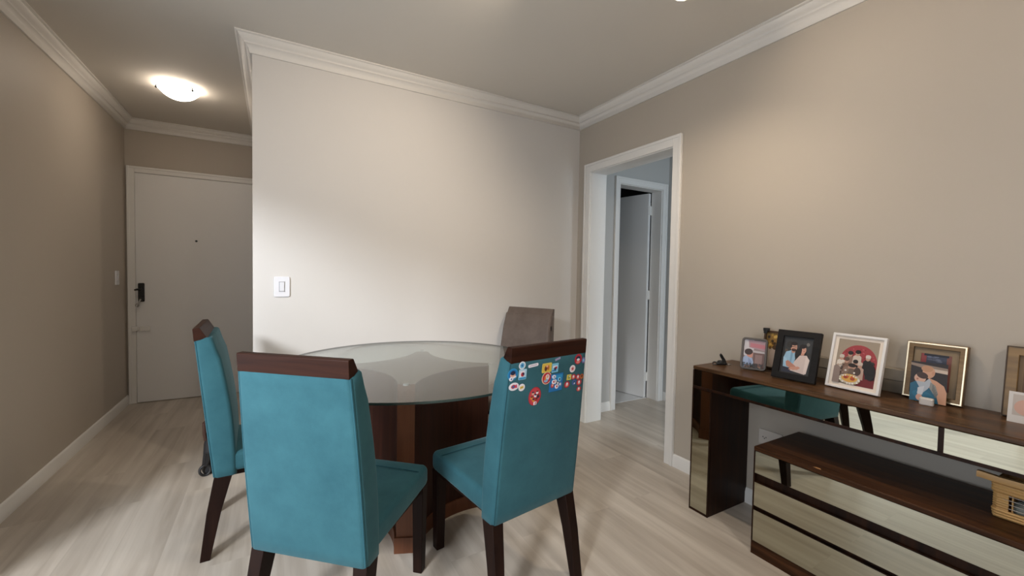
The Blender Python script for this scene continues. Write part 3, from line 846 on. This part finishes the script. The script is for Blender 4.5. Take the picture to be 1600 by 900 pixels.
# ------------------------------------------------------------------ picture frames
def photo_frame(bl, br, h, lean, label, fw, ft, matf, draw, depth=.016, matc=None, matw=0, r=0, name='framed_photo', extra=None, z=CZ + .001, cat='photo frame', lip=None, stand=True, group='photo frames on the console'):
    """bl/br: bottom corners seen from the room. local x = left->right, y = back, z = up, leaned back"""
    a = Vector((bl[0], bl[1])); b = Vector((br[0], br[1])); wd = (b - a).length
    ang = math.atan2((b - a).y, (b - a).x)
    t = empty(name, (a.x, a.y, z + depth * sin(radians(lean))), ang, label, cat, group)
    L = Matrix.Rotation(-radians(lean), 4, 'X')
    def fix(bm):
        bmesh.ops.transform(bm, matrix=L, verts=bm.verts)
        return bm
    def ringf(x0, x1, z0, z1, w_, y0, y1, rr=0):
        bm = bmesh.new()
        if rr:
            o_ = rrect(x0, x1, z0, z1, rr, 5); i_ = rrect(x0 + w_, x1 - w_, z0 + w_, z1 - w_, max(rr - w_, .003), 5)
        else:
            o_ = [(x0, z0), (x1, z0), (x1, z1), (x0, z1)]; i_ = [(x0 + w_, z0 + w_), (x1 - w_, z0 + w_), (x1 - w_, z1 - w_), (x0 + w_, z1 - w_)]
        n = len(o_)
        V = [[bm.verts.new((x, y, zz)) for x, zz in pts] for pts, y in ((o_, y0), (i_, y0), (i_, y1), (o_, y1))]
        for k in range(4):
            A, Bq = V[k], V[(k + 1) % 4]
            for i in range(n): bm.faces.new((A[i], A[(i + 1) % n], Bq[(i + 1) % n], Bq[i]))
        return bm
    if fw > 0:
        obj('frame', fix(ringf(0, wd, 0, h, fw, 0, depth, r)), matf, t, bevel=.0015)
    if lip:
        lw, lm, lo = lip
        obj('inner_lip', fix(ringf(lo, wd - lo, lo, h - lo, lw, -.003, .006)), lm, t, bevel=.001)
    obj('backing', fix(B((fw * .5, wd - fw * .5, depth * .55, depth * .95, fw * .5, h - fw * .5)) if not r else (lambda bb: bb)(B((fw * .5, wd - fw * .5, depth * .55, depth * .95, fw * .5, h - fw * .5)))), M['black'], t, smooth=False)
    i0 = fw
    if matw > 0:
        obj('mat_board', fix(ringf(fw - .001, wd - fw + .001, fw - .001, h - fw + .001, matw, depth * .45, depth * .55)), matc, t, smooth=False)
        i0 = fw + matw
    P = Paint((i0 - .001, depth * .55, i0 - .001), (1, 0, 0), (0, 0, 1), (0, -1, 0), .0001)
    W, H = wd - 2 * i0 + .002, h - 2 * i0 + .002
    draw(P, W, H)
    ph = P.build('photo', t); ph.data.transform(L)
    if extra: extra(t, L, wd, h)
    if stand:
        # easel strut behind
        bm = bmesh.new()
        zt_ = h * .62; yb = zt_ * sin(radians(lean)) + depth
        zz = zt_ * cos(radians(lean))
        cx = wd * .5
        reach = min(.05 + h * .12, STAND_LIMIT.get(label[:10], 9))
        pts = [(cx, yb, zz), (cx, yb + reach, .001 - depth * sin(radians(lean)))]
        vs = []
        for (x, y, z_) in pts:
            for dx in (-.012, .012):
                vs.append(bm.verts.new((x + dx, y, z_))); vs.append(bm.verts.new((x + dx, y + .003, z_)))
        for f in ((0, 1, 3, 2), (4, 6, 7, 5), (0, 2, 6, 4), (1, 5, 7, 3), (0, 4, 5, 1), (2, 3, 7, 6)): bm.faces.new([vs[i] for i in f])
        obj('easel_back', bm, M['black'], t, smooth=False)
    return t
STAND_LIMIT = {}

def d_family(P, W, H):
    C = (0, W, 0, H); R = lambda *a, **k: P.rect(*a, clip=C, **k)
    E = lambda cx, cy, rx, ry, c, rot=0: P.ell(cx * W, cy * H, rx * W, ry * H, c, rot, C)
    R(W / 2, H / 2, W / 2, H / 2, '#8d7f80')
    E(.15, .80, .35, .40, '#c7c1c6'); P.poly([(.2 * W, .98 * H), (W, .95 * H), (W, .62 * H), (.25 * W, .72 * H)], '#a88a92')
    P.poly([(.3 * W, .88 * H), (.98 * W, .84 * H), (.98 * W, .70 * H), (.3 * W, .74 * H)], '#b9747f')
    P.poly([(0, .64 * H), (W, .60 * H), (W, .52 * H), (0, .58 * H)], '#b9b0b2')
    P.rect(.72 * W, .28 * H, .25 * W, .26 * H, '#6f5450', clip=C); P.rect(.72 * W, .32 * H, .16 * W, .16 * H, '#8d7370', clip=C)
    E(.22, .16, .28, .26, '#9fb0cf'); P.poly([(.25 * W, .36 * H), (.42 * W, .24 * H), (.45 * W, 0), (.3 * W, 0)], '#8798bd', C)
    E(.30, .50, .15, .13, '#c98f7e'); E(.36, .45, .09, .10, '#c98f7e'); E(.25, .56, .19, .11, '#3a2a28', 8)
    P.poly([(.10 * W, .10 * H), (.9 * W, .06 * H), (.9 * W, .0 * H), (.1 * W, .0 * H)], '#b58c77', C)
def x_family(t, L, wd, h):
    cu = bpy.data.curves.new('lettering', 'FONT'); cu.body = 'FAMILY'; cu.size = .032; cu.extrude = .0012; cu.align_x = 'CENTER'
    cu.offset = .0006
    o = bpy.data.objects.new('lettering', cu); cu.materials.append(M['steel']); link(o)
    bpy.context.view_layer.update()
    me = bpy.data.meshes.new_from_object(o.evaluated_get(bpy.context.evaluated_depsgraph_get()))
    if not me.materials: me.materials.append(M['black'])
    xs = [v.co.x for v in me.vertices]; k = (wd * .80) / (max(xs) - min(xs)); mid = (max(xs) + min(xs)) / 2
    for v in me.vertices: v.co.x = (v.co.x - mid) * k
    bpy.data.objects.remove(o); o = bpy.data.objects.new('lettering', me); link(o, t)
    o.matrix_local = L @ Matrix.Translation((wd / 2, -.001, .010)) @ Matrix.Rotation(radians(90), 4, 'X')
def d_couple(P, W, H):
    C = (0, W, 0, H)
    E = lambda cx, cy, rx, ry, c, rot=0: P.ell(cx * W, cy * H, rx * W, ry * H, c, rot, C)
    Q = lambda pts, c: P.poly([(x * W, y * H) for x, y in pts], c, C)
    P.rect(W / 2, H / 2, W / 2, H / 2, '#303133', clip=C)
    for (x, y, r, c) in ((.1, .62, .05, '#5a4a3c'), (.85, .85, .06, '#6d6a66'), (.55, .9, .14, '#2c2d30'), (.2, .8, .12, '#2a2826'), (.92, .55, .08, '#2d2a28')): E(x, y, r, r * .8, c)
    Q([(.04, .0), (.44, .0), (.42, .2), (.06, .22)], '#26293a')
    Q([(.06, .15), (.40, .12), (.50, .56), (.30, .64), (.10, .58), (.03, .40)], '#8fb3cc')
    Q([(.03, .42), (.14, .40), (.26, .22), (.16, .16), (.04, .30)], '#9fc0d6'); Q([(.28, .62), (.36, .60), (.34, .20), (.28, .2)], '#7397b3')
    E(.36, .62, .07, .06, '#b3836e'); E(.36, .73, .115, .12, '#c69680'); E(.35, .835, .125, .055, '#1c1311'); E(.255, .77, .03, .07, '#1c1311')
    E(.37, .655, .085, .045, '#3a2621'); E(.37, .685, .035, .010, '#9a5f52'); P.rect(.36 * W, .745 * H, .09 * W, .008 * H, '#221b1b')
    Q([(.47, .42), (.52, .66), (.60, .82), (.80, .84), (.84, .50), (.60, .34)], '#120c0c'); E(.56, .50, .12, .20, '#140d0d', 10)
    Q([(.34, .06), (.88, .0), (.98, .40), (.86, .54), (.62, .52), (.46, .34)], '#cbb9b4')
    Q([(.84, .54), (.98, .42), (.92, .02), (.82, .04)], '#d9c9c3')
    E(.70, .58, .07, .06, '#c08c79'); E(.73, .68, .085, .10, '#cd9a86'); E(.68, .78, .11, .06, '#1b1313'); E(.63, .66, .035, .12, '#1b1313')
    E(.745, .645, .028, .008, '#a05248'); E(.715, .70, .012, .006, '#2a1a18'); E(.765, .695, .012, .006, '#2a1a18')
    Q([(.14, .30), (.22, .34), (.52, .20), (.56, .10), (.44, .08), (.18, .18)], '#b57e6a'); Q([(.28, .08), (.60, .10), (.70, .17), (.62, .20), (.36, .16)], '#c48f7b')
def d_group(P, W, H):
    C = (0, W, 0, H)
    E = lambda cx, cy, rx, ry, c, rot=0: P.ell(cx * W, cy * H, rx * W, ry * H, c, rot, C)
    Q = lambda pts, c: P.poly([(x * W, y * H) for x, y in pts], c, C)
    P.rect(W / 2, H / 2, W / 2, H / 2, '#9b8d7c', clip=C)
    P.ell(.54 * W, .50 * H, .46 * W, .40 * H, '#9c3b40', 0, C, 36)
    rnd = random.Random(3)
    for k in range(46):
        a = rnd.uniform(0, pi); q = rnd.uniform(.2, .95)
        E(.54 + .42 * q * cos(a), .52 + .36 * q * sin(a), .014, .010, rnd.choice(['#b2525a', '#8a2c33', '#c0636a']))
    Q([(.55, 0), (1, 0), (1, .38), (.6, .36)], '#6e1f22')
    ppl = [(.14, .60, '#c8bdb2', '#d9cfc4', 0), (.34, .70, '#2b2220', '#8c6f62', 1), (.52, .74, '#251c1a', '#c9b9ad', 1), (.28, .55, '#5c4a40', '#7d5f50', 1), (.78, .66, '#cfc4bb', '#221a1a', 0), (.88, .52, '#33302f', '#2a2020', 1), (.50, .52, '#1e1615', '#2a2623', 1), (.62, .48, '#c7b6aa', '#b99a8c', 0)]
    for x, y, hair, cloth, dk in ppl:
        Q([(x - .11, y - .34), (x + .11, y - .34), (x + .10, y - .10), (x, y - .04), (x - .10, y - .10)], cloth)
        E(x, y - .03, .055, .055, '#bb8f7b'); E(x, y + .005, .062, .045, hair); E(x - .018, y - .03, .008, .006, '#2a1a18'); E(x + .02, y - .03, .008, .006, '#2a1a18')
    for k in range(26):
        E(rnd.uniform(.05, .34), rnd.uniform(.16, .46), .025, .018, rnd.choice(['#6f6056', '#bda795', '#4b3f3a', '#9b8577']))
    E(.86, .36, .13, .20, '#1c1617', 10)
    E(.44, .38, .10, .07, '#b58c79'); E(.44, .29, .12, .07, '#6d5a4e'); E(.30, .31, .07, .08, '#8a7263'); E(.58, .31, .08, .09, '#4b3a33'); E(.44, .43, .10, .045, '#2a201d')
    E(.42, .12, .26, .11, '#c9bdb0'); E(.42, .14, .20, .09, '#d7a44e'); E(.33, .15, .06, .035, '#9c3f2a'); E(.50, .13, .06, .035, '#a8492d'); E(.38, .17, .03, .025, '#c95a2c'); E(.48, .17, .03, .025, '#c95a2c')
    for k in range(22):
        a = 2 * pi * k / 22; E(.42 + .24 * cos(a), .11 + .09 * sin(a), .022, .017, rnd.choice(['#e3ddd4', '#c5c39a', '#f0ebe4', '#b7a98a']))
    E(.30, .30, .025, .02, '#e6e0da'); E(.52, .27, .022, .018, '#e6e0da')
    Q([(.0, .0), (.18, .0), (.16, .34), (.06, .40), (.0, .36)], '#8d7b73')
def d_amber(P, W, H):
    C = (0, W, 0, H)
    P.rect(W / 2, H / 2, W / 2, H / 2, '#8d6a31', clip=C); P.rect(W / 2, .25 * H, W / 2, .30 * H, '#a89b8f', clip=C)
    rnd = random.Random(5)
    for k in range(30): P.ell(rnd.uniform(.1, .9) * W, rnd.uniform(.55, .95) * H, .05 * W, .04 * H, rnd.choice(['#5f4117', '#b08a3c', '#3c2a12', '#c9a455']), 0, C)
    P.ell(.4 * W, .3 * H, .2 * W, .25 * H, '#b8a69b', 0, C); P.ell(.4 * W, .58 * H, .1 * W, .07 * H, '#4a3320', 0, C)
def d_gold(P, W, H):
    C = (0, W, 0, H)
    P.rect(W / 2, H / 2, W / 2, H / 2, '#3d4254', clip=C); P.rect(.08 * W, H / 2, .10 * W, H / 2, '#8c3c3c', clip=C); P.rect(.93 * W, H / 2, .09 * W, H / 2, '#7c4a42', clip=C)
    rnd = random.Random(7)
    for k in range(16): P.ell(rnd.uniform(.25, .8) * W, rnd.uniform(.7, .95) * H, .08 * W, .025 * H, rnd.choice(['#565b6e', '#646a80', '#4a4f62']), 0, C)
    P.rect(W / 2, .25 * H, W * .36, .25 * H, '#2c2422', clip=C); P.rect(.5 * W, .97 * H, .4 * W, .03 * H, '#1c1e2b', clip=C)
def d_print(P, W, H):
    C = (0, W, 0, H)
    E = lambda cx, cy, rx, ry, c, rot=0: P.ell(cx * W, cy * H, rx * W, ry * H, c, rot, C)
    Q = lambda pts, c: P.poly([(x * W, y * H) for x, y in pts], c, C)
    P.rect(W / 2, H / 2, W / 2, H / 2, '#241815', clip=C)
    Q([(0, .96), (1, .90), (1, .78), (.6, .80), (0, .90)], '#8d7a6c')
    Q([(.5, .86), (1, .84), (1, .76), (.6, .78)], '#c9b6a6')
    # bare shoulder and back of the grown-up, blue trousers, baby over the shoulder
    Q([(.50, .62), (.72, .56), (.92, .46), (1, .30), (1, 0), (.55, 0), (.50, .30)], '#c9977a')
    Q([(0, .42), (.16, .50), (.40, .46), (.72, .24), (.80, 0), (0, 0)], '#1f5c78'); E(.40, .14, .34, .12, '#256a88', -20)
    E(.50, .76, .17, .15, '#c99a7e'); E(.45, .84, .16, .08, '#b98a68'); E(.62, .74, .04, .05, '#c28d70')
    E(.27, .58, .16, .12, '#d2a893'); E(.33, .66, .16, .08, '#3f2a22', -18); E(.20, .56, .03, .02, '#a86a5c')
    Q([(.16, .50), (.40, .50), (.52, .60), (.60, .50), (.50, .34), (.34, .20), (.20, .20), (.26, .36)], '#aeb4bd')
    Q([(.22, .34), (.40, .40), (.36, .18), (.22, .12)], '#c8cad0'); E(.27, .10, .09, .08, '#d0a08e')
    Q([(.56, .52), (.70, .44), (.78, .24), (.66, .22), (.54, .36)], '#8b8a84')
    for k in range(5): Q([(.62 + .03 * k, .46 - .05 * k), (.66 + .03 * k, .45 - .05 * k), (.64 + .02 * k, .30 - .04 * k), (.61 + .02 * k, .31 - .04 * k)], '#6f6f6c')
def d_right(P, W, H):
    C = (0, W, 0, H)
    P.rect(W / 2, H / 2, W / 2, H / 2, '#6b4f38', clip=C); P.ell(.6 * W, .3 * H, .3 * W, .3 * H, '#b08a72', 0, C); P.ell(.6 * W, .62 * H, .16 * W, .13 * H, '#c79d84', 0, C); P.ell(.6 * W, .72 * H, .18 * W, .08 * H, '#2c1d16', 0, C)
def d_pol(P, W, H):
    C = (0, W, 0, H)
    P.rect(W / 2, H / 2, W / 2, H / 2, '#cfc9c4', clip=C); P.rect(.53 * W, .58 * H, .41 * W, .34 * H, '#b7aba2', clip=C)
    P.ell(.5 * W, .52 * H, .34 * W, .26 * H, '#c79c8a', 15, C); P.ell(.66 * W, .68 * H, .20 * W, .12 * H, '#6d4a3c', -20, C); P.ell(.6 * W, .46 * H, .1 * W, .06 * H, '#b07868', 0, C)

photo_frame((-.191, -1.588), (-.154, -1.699), .162, 15, 'small rounded grey frame with FAMILY lettering over a photo of one person', .010, .012, plain((.10, .085, .075), .4, .3), d_family, r=.016, extra=x_family, depth=.014)
photo_frame((-.062, -1.620), (-.062, -1.760), .196, 9, 'amber toned picture in a dark brown frame, partly hidden behind the black frame', .010, .012, wood('brown_frame_wood', (.05, .022, .010), (.10, .05, .02), 'X', .4), d_amber, stand=False)
photo_frame((-.232, -1.766), (-.216, -1.943), .229, 17, 'black frame with a photo of a bearded person and a curly-haired person embracing', .028, .02, M['blackwood'], d_couple, depth=.02, matc=plain((.02, .018, .018), .5), matw=.006)
photo_frame((-.176, -1.965), (-.186, -2.156), .236, 14, 'white frame with a photo of a party group before a red backdrop', .010, .018, plain((.78, .76, .75), .35), d_group, depth=.018, matc=M['cream'], matw=.014)
photo_frame((-.066, -2.190), (-.070, -2.364), .224, 9, 'wide gold frame with linen mat behind the picture of a baby held on a shoulder', .022, .02, M['gold'], d_gold, depth=.02, matc=M['linen'], matw=.022, lip=(.006, M['goldlip'], .002), stand=False)
STAND_LIMIT['picture of'] = .02
t = photo_frame((-.112, -2.228), (-.098, -2.326), .150, 5, 'picture of a baby held on a shoulder, unframed, propped before the gold frame', 0, 0, M['black'], d_print, depth=.004, stand=False, name='photo_print', cat='photo print', z=CZ + .004, group='unframed photo prints on the console')
obj('easel_back', B((.03, .07, .0135, .026, -.003, .05)), M['black'], t, smooth=False)
# small frosted block holding it
bm = bmesh.new(); prism(bm, rrect(-.020, .020, -.012, .012, .008, 5), 0, .028)
o = obj('photo_stand_block', bm, plain((.62, .58, .55), .4), None, bevel=.004, seg=3)
o.location = (-.142, -2.286, CZ); o.rotation_euler = (0, 0, radians(-82))
tag(o, 'small frosted white block standing at the foot of the baby picture', 'block')
photo_frame((-.062, -2.456), (-.072, -2.654), .245, 6, 'wide brown and gold frame cut by the right edge of the view', .030, .02, wood('honey_gold_wood', (.16, .09, .03), (.30, .18, .065), 'X', .4), d_right, depth=.022, matc=plain((.20, .13, .075), .7), matw=.012, stand=False, lip=(.003, plain((.06, .035, .02), .5), .0005))
t = photo_frame((-.125, -2.482), (-.125, -2.562), .100, 8, 'small white instant photo leaning in front of the brown and gold frame', 0, 0, M['black'], d_pol, depth=.003, stand=False, name='photo_print', cat='photo print', group='unframed photo prints on the console')
obj('easel_back', B((.03, .05, .0120, .024, 0, .04)), M['black'], t, smooth=False)

# dark clip sitting on top of the amber frame's corner
bm = B((0, .026, -.005, .014, 0, .016)); box(bm, .004, .022, -.008, -.005, -.012, .010)
o = obj('binder_clip', bm, M['black'], None, bevel=.002); o.location = (-.118, -1.640, .913); o.rotation_euler = (0, 0, radians(-88))
o.location = (-.045, -1.622, .9655)
tag(o, 'black clip on the top left corner of the amber picture', 'clip')

# low taupe box lying along the wall behind the frames
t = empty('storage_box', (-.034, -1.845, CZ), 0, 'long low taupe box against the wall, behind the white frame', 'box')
obj('body', B((.004, .030, -.345, -.003, .0005, .052)), painted('taupe_card_shaded', (.20, .165, .125), .7), t, bevel=.002)  # shadow along the lower part of the box put into a darker colour
obj('upper_band', B((.002, .032, -.348, 0, .052, .100)), painted('taupe_card', (.27, .235, .19), .7), t, bevel=.002)

# keys with a looped strap
t = empty('car_key', (-.185, -1.492, CZ), radians(-40), 'black car key with a strap loop standing up at the left end of the console', 'key')
bm = bmesh.new()
loft(bm, [[(x * s, y * s, z) for x, y in rrect(-.034, .020, -.014, .014, .012, 4)] for z, s in ((.001, .85), (.005, 1), (.011, 1), (.016, .82))])
obj('key_fob', bm, M['black'], t)
bm = bmesh.new(); tube(bm, [(-.010 + .016 * cos(a), .012 * sin(a) - .004, .018 + .002 * sin(a)) for a in [2 * pi * k / 18 for k in range(18)]], .003, 8, True)
tube(bm, [(-.038 + .012 * cos(a), .010 * sin(a), .006 + .006 * sin(a)) for a in [2 * pi * k / 14 for k in range(14)]], .003, 8, True)
obj('strap', bm, M['black'], t)
bm = bmesh.new()
pts = [(.004, 0, .016), (-.002, 0, .030), (-.010, 0, .044), (-.014, 0, .054), (-.011, .002, .058), (-.006, .003, .052), (.001, .003, .040), (.010, .003, .026), (.014, .002, .014)]
tube(bm, pts, .004, 8)
obj('strap_loop', bm, M['black'], t)
bm = bmesh.new(); tube(bm, [(.030 + .010 * cos(a), .010 * sin(a), .0035 + .0 * sin(a)) for a in [2 * pi * k / 20 for k in range(20)]], .0016, 6, True)
tube(bm, [(.021, 0, .0045), (.012, 0, .010)], .0025, 6)
obj('key_ring', bm, M['chrome'], t)

# ------------------------------------------------------------------ wicker basket on the low unit
t = empty('wicker_basket', (-.205, -2.600, UZ), 0, 'honey wicker basket with an open wire front on the low drawer unit', 'basket')
BX0, BX1, BY0, BY1 = -.058, .10, -.20, .112
bm = bmesh.new()
def rod_ring(z, gx=0.0, r=.005, front=True):
    pts = [(x, y, z) for x, y in rrect(BX0 - gx, BX1 + gx, BY0 - gx, BY1 + gx, .012, 3)]
    tube(bm, pts, r, 6, True)
for k in range(3): rod_ring(.006 + .009 * k, .001 * k, .0055)
for k in range(3): rod_ring(.086 + .009 * k, .003, .0058)
for y0, y1 in ((BY1 - .032, BY1), (BY0, BY0 + .032)):
    for k in range(9):
        z = .030 + .0075 * k
        tube(bm, [(BX0 - .001, y0 if y1 > 0 else y1, z), (BX0 - .001, (y1 - .008) if y1 > 0 else (y0 + .008), z), (BX0 + .008, y1 if y1 > 0 else y0, z), (BX1 - .008, y1 if y1 > 0 else y0, z), (BX1, (y1 - .008) if y1 > 0 else (y0 + .008), z), (BX1, y0 if y1 > 0 else y1, z)], .0045, 6)
obj('woven_body', bm, M['wicker'], t)
obj('bottom', B((BX0, BX1, BY0, BY1, .001, .006)), M['wicker'], t)
for k in range(10):
    y = BY0 + .040 + k * (BY1 - BY0 - .08) / 9
    for x in (BX0, BX1):
        bm = bmesh.new(); tube(bm, [(x, y, .02), (x, y, .09)], .0022, 6); obj('upright_cane', bm, M['wicker'], t)
for k in range(4):
    z = .038 + k * .013
    for x in (BX0 - .003, BX1 + .003):
        bm = bmesh.new(); tube(bm, [(x, BY0 + .02, z), (x, BY1 - .02, z)], .0012, 6); obj('wire', bm, M['chrome'], t)
bm = bmesh.new()
loft(bm, [[(BX0 + .006 + dx, y, z0 + dz) for dx, dz in ((-.008, -.010), (.008, -.010), (.010, .0), (.008, .010), (-.008, .010), (-.010, .0))] for y, z0 in ((.152, .121), (.145, .122), (.10, .119), (.0, .121), (-.12, .119), (-.22, .121), (-.228, .120))])
o = obj('handle', bm, M['wicker'], t)
for y in (.09, -.17):
    bm = bmesh.new(); tube(bm, [(BX0 + .004, y, .10), (BX0 + .005, y, .115)], .005, 8); obj('handle_mount', bm, M['wicker'], t)
for k, (x, y, s_, c) in enumerate(((-.02, .05, .030, '#8d8f86'), (.03, -.02, .034, '#5a544c'), (-.01, -.09, .032, '#a9a28e'))):
    bm = bmesh.new(); bmesh.ops.create_icosphere(bm, subdivisions=3, radius=s_)
    for v in bm.verts:
        v.co *= 1 + .08 * sin(9 * v.co.x / s_) * cos(7 * v.co.y / s_)
        v.co.z *= .9
    o = obj('cloth_ball', bm, suede('cloth_%d' % k, c, c, .2), None)
    o.location = (-.205 + x, -2.600 + y, UZ + .006 + s_ * .93)
    tag(o, ['pale grey', 'dark brown', 'beige'][k] + ' rolled cloth inside the wicker basket', 'rolled cloth', 'rolled cloths in the basket')

# ------------------------------------------------------------------ black bag with dangling strap beyond the side chair
t = empty('black_bag', (-2.602, .243, 0), radians(10), 'black bag with a looped strap standing on the floor beyond the side-on chair', 'bag')
bm = bmesh.new(); rings = []
for z, w_, d_ in ((.0, .050, .045), (.02, .058, .05), (.10, .050, .050), (.17, .046, .045), (.23, .034, .03), (.27, .028, .022), (.28, .015, .012)):
    rings.append([(x, y, z) for x, y in rrect(-w_, w_, -d_, d_, min(w_, d_) * .7, 5)])
loft(bm, rings)
obj('body', bm, plain((.015, .015, .017), .7), t)
obj('carry_handle', (lambda b: (tube(b, [(-.038, -.015, .20), (-.044, -.02, .24), (-.046, -.02, .31), (-.030, -.02, .325), (-.018, -.015, .30), (-.014, -.01, .26)], .009, 8), b)[1])(bmesh.new()), plain((.05, .022, .015), .5), t)
bm = bmesh.new(); tube(bm, [(-.045 + .026 * cos(a), -.062, .036 + .030 * sin(a)) for a in [2 * pi * k / 24 for k in range(24)]], .0075, 8, True)
tube(bm, [(-.042, -.060, .062), (-.036, -.058, .085), (-.03, -.045, .13)], .012, 8)
obj('strap_loop', bm, M['black'], t)

# ------------------------------------------------------------------ lights
def area(name, loc, target, sx, sy, power, color, spread=180):
    l = bpy.data.lights.new(name, 'AREA'); l.shape = 'RECTANGLE'; l.size = sx; l.size_y = sy; l.energy = power; l.color = color; l.spread = radians(spread)
    o = bpy.data.objects.new(name, l); link(o); o.location = loc
    o.rotation_euler = (Vector(target) - Vector(loc)).to_track_quat('-Z', 'Y').to_euler()
    return o
area('balcony_daylight', (XL - .2, (OPY0 + OPY1) / 2 - .03, 1.08), (0, (OPY0 + OPY1) / 2 - .03, 1.0), OPY1 - OPY0 - .1, 1.95, 11, (.90, .96, 1.0))
area('bright_sky_patch', (-5.36, -4.5, 2.86), (-1.6, -.3, .6), .9, .55, 48, (.92, .96, 1.0), 90)
area('corridor_daylight', (.64, -3.4, 1.5), (.64, 0, 1.1), .8, 1.6, 16, (.70, .86, 1.0))
w = bpy.data.worlds.new('World'); SC.world = w; w.use_nodes = True
w.node_tree.nodes['Background'].inputs['Color'].default_value = (.75, .85, 1, 1)
w.node_tree.nodes['Background'].inputs['Strength'].default_value = .8

# ------------------------------------------------------------------ camera
yaw, pitch, roll = radians(29.738), radians(-1.898), radians(.987)
fw = Vector((sin(yaw) * cos(pitch), cos(yaw) * cos(pitch), sin(pitch)))
rt = Vector((cos(yaw), -sin(yaw), 0)); up = rt.cross(fw)
r2 = rt * cos(roll) + up * sin(roll); u2 = -rt * sin(roll) + up * cos(roll)
cd = bpy.data.cameras.new('camera'); cam = bpy.data.objects.new('camera', cd); link(cam)
Mx = Matrix((r2, u2, -fw)).transposed().to_4x4(); Mx.translation = Vector((-2.278, -2.862, 1.239))
cam.matrix_world = Mx
cd.sensor_fit = 'HORIZONTAL'; cd.sensor_width = 36; cd.lens = 652.696 / 1600 * 36; cd.clip_start = .02
SC.camera = cam

SC.view_settings.view_transform = 'Standard'; SC.view_settings.look = 'None'
SC.view_settings.gamma = 1; SC.view_settings.use_curve_mapping = False
SC.view_settings.exposure = 0.76
try:
    SC.cycles.use_denoising = True
    SC.cycles.max_bounces = 10; SC.cycles.caustics_reflective = False; SC.cycles.caustics_refractive = False
    SC.cycles.sample_clamp_indirect = 8
except Exception: pass
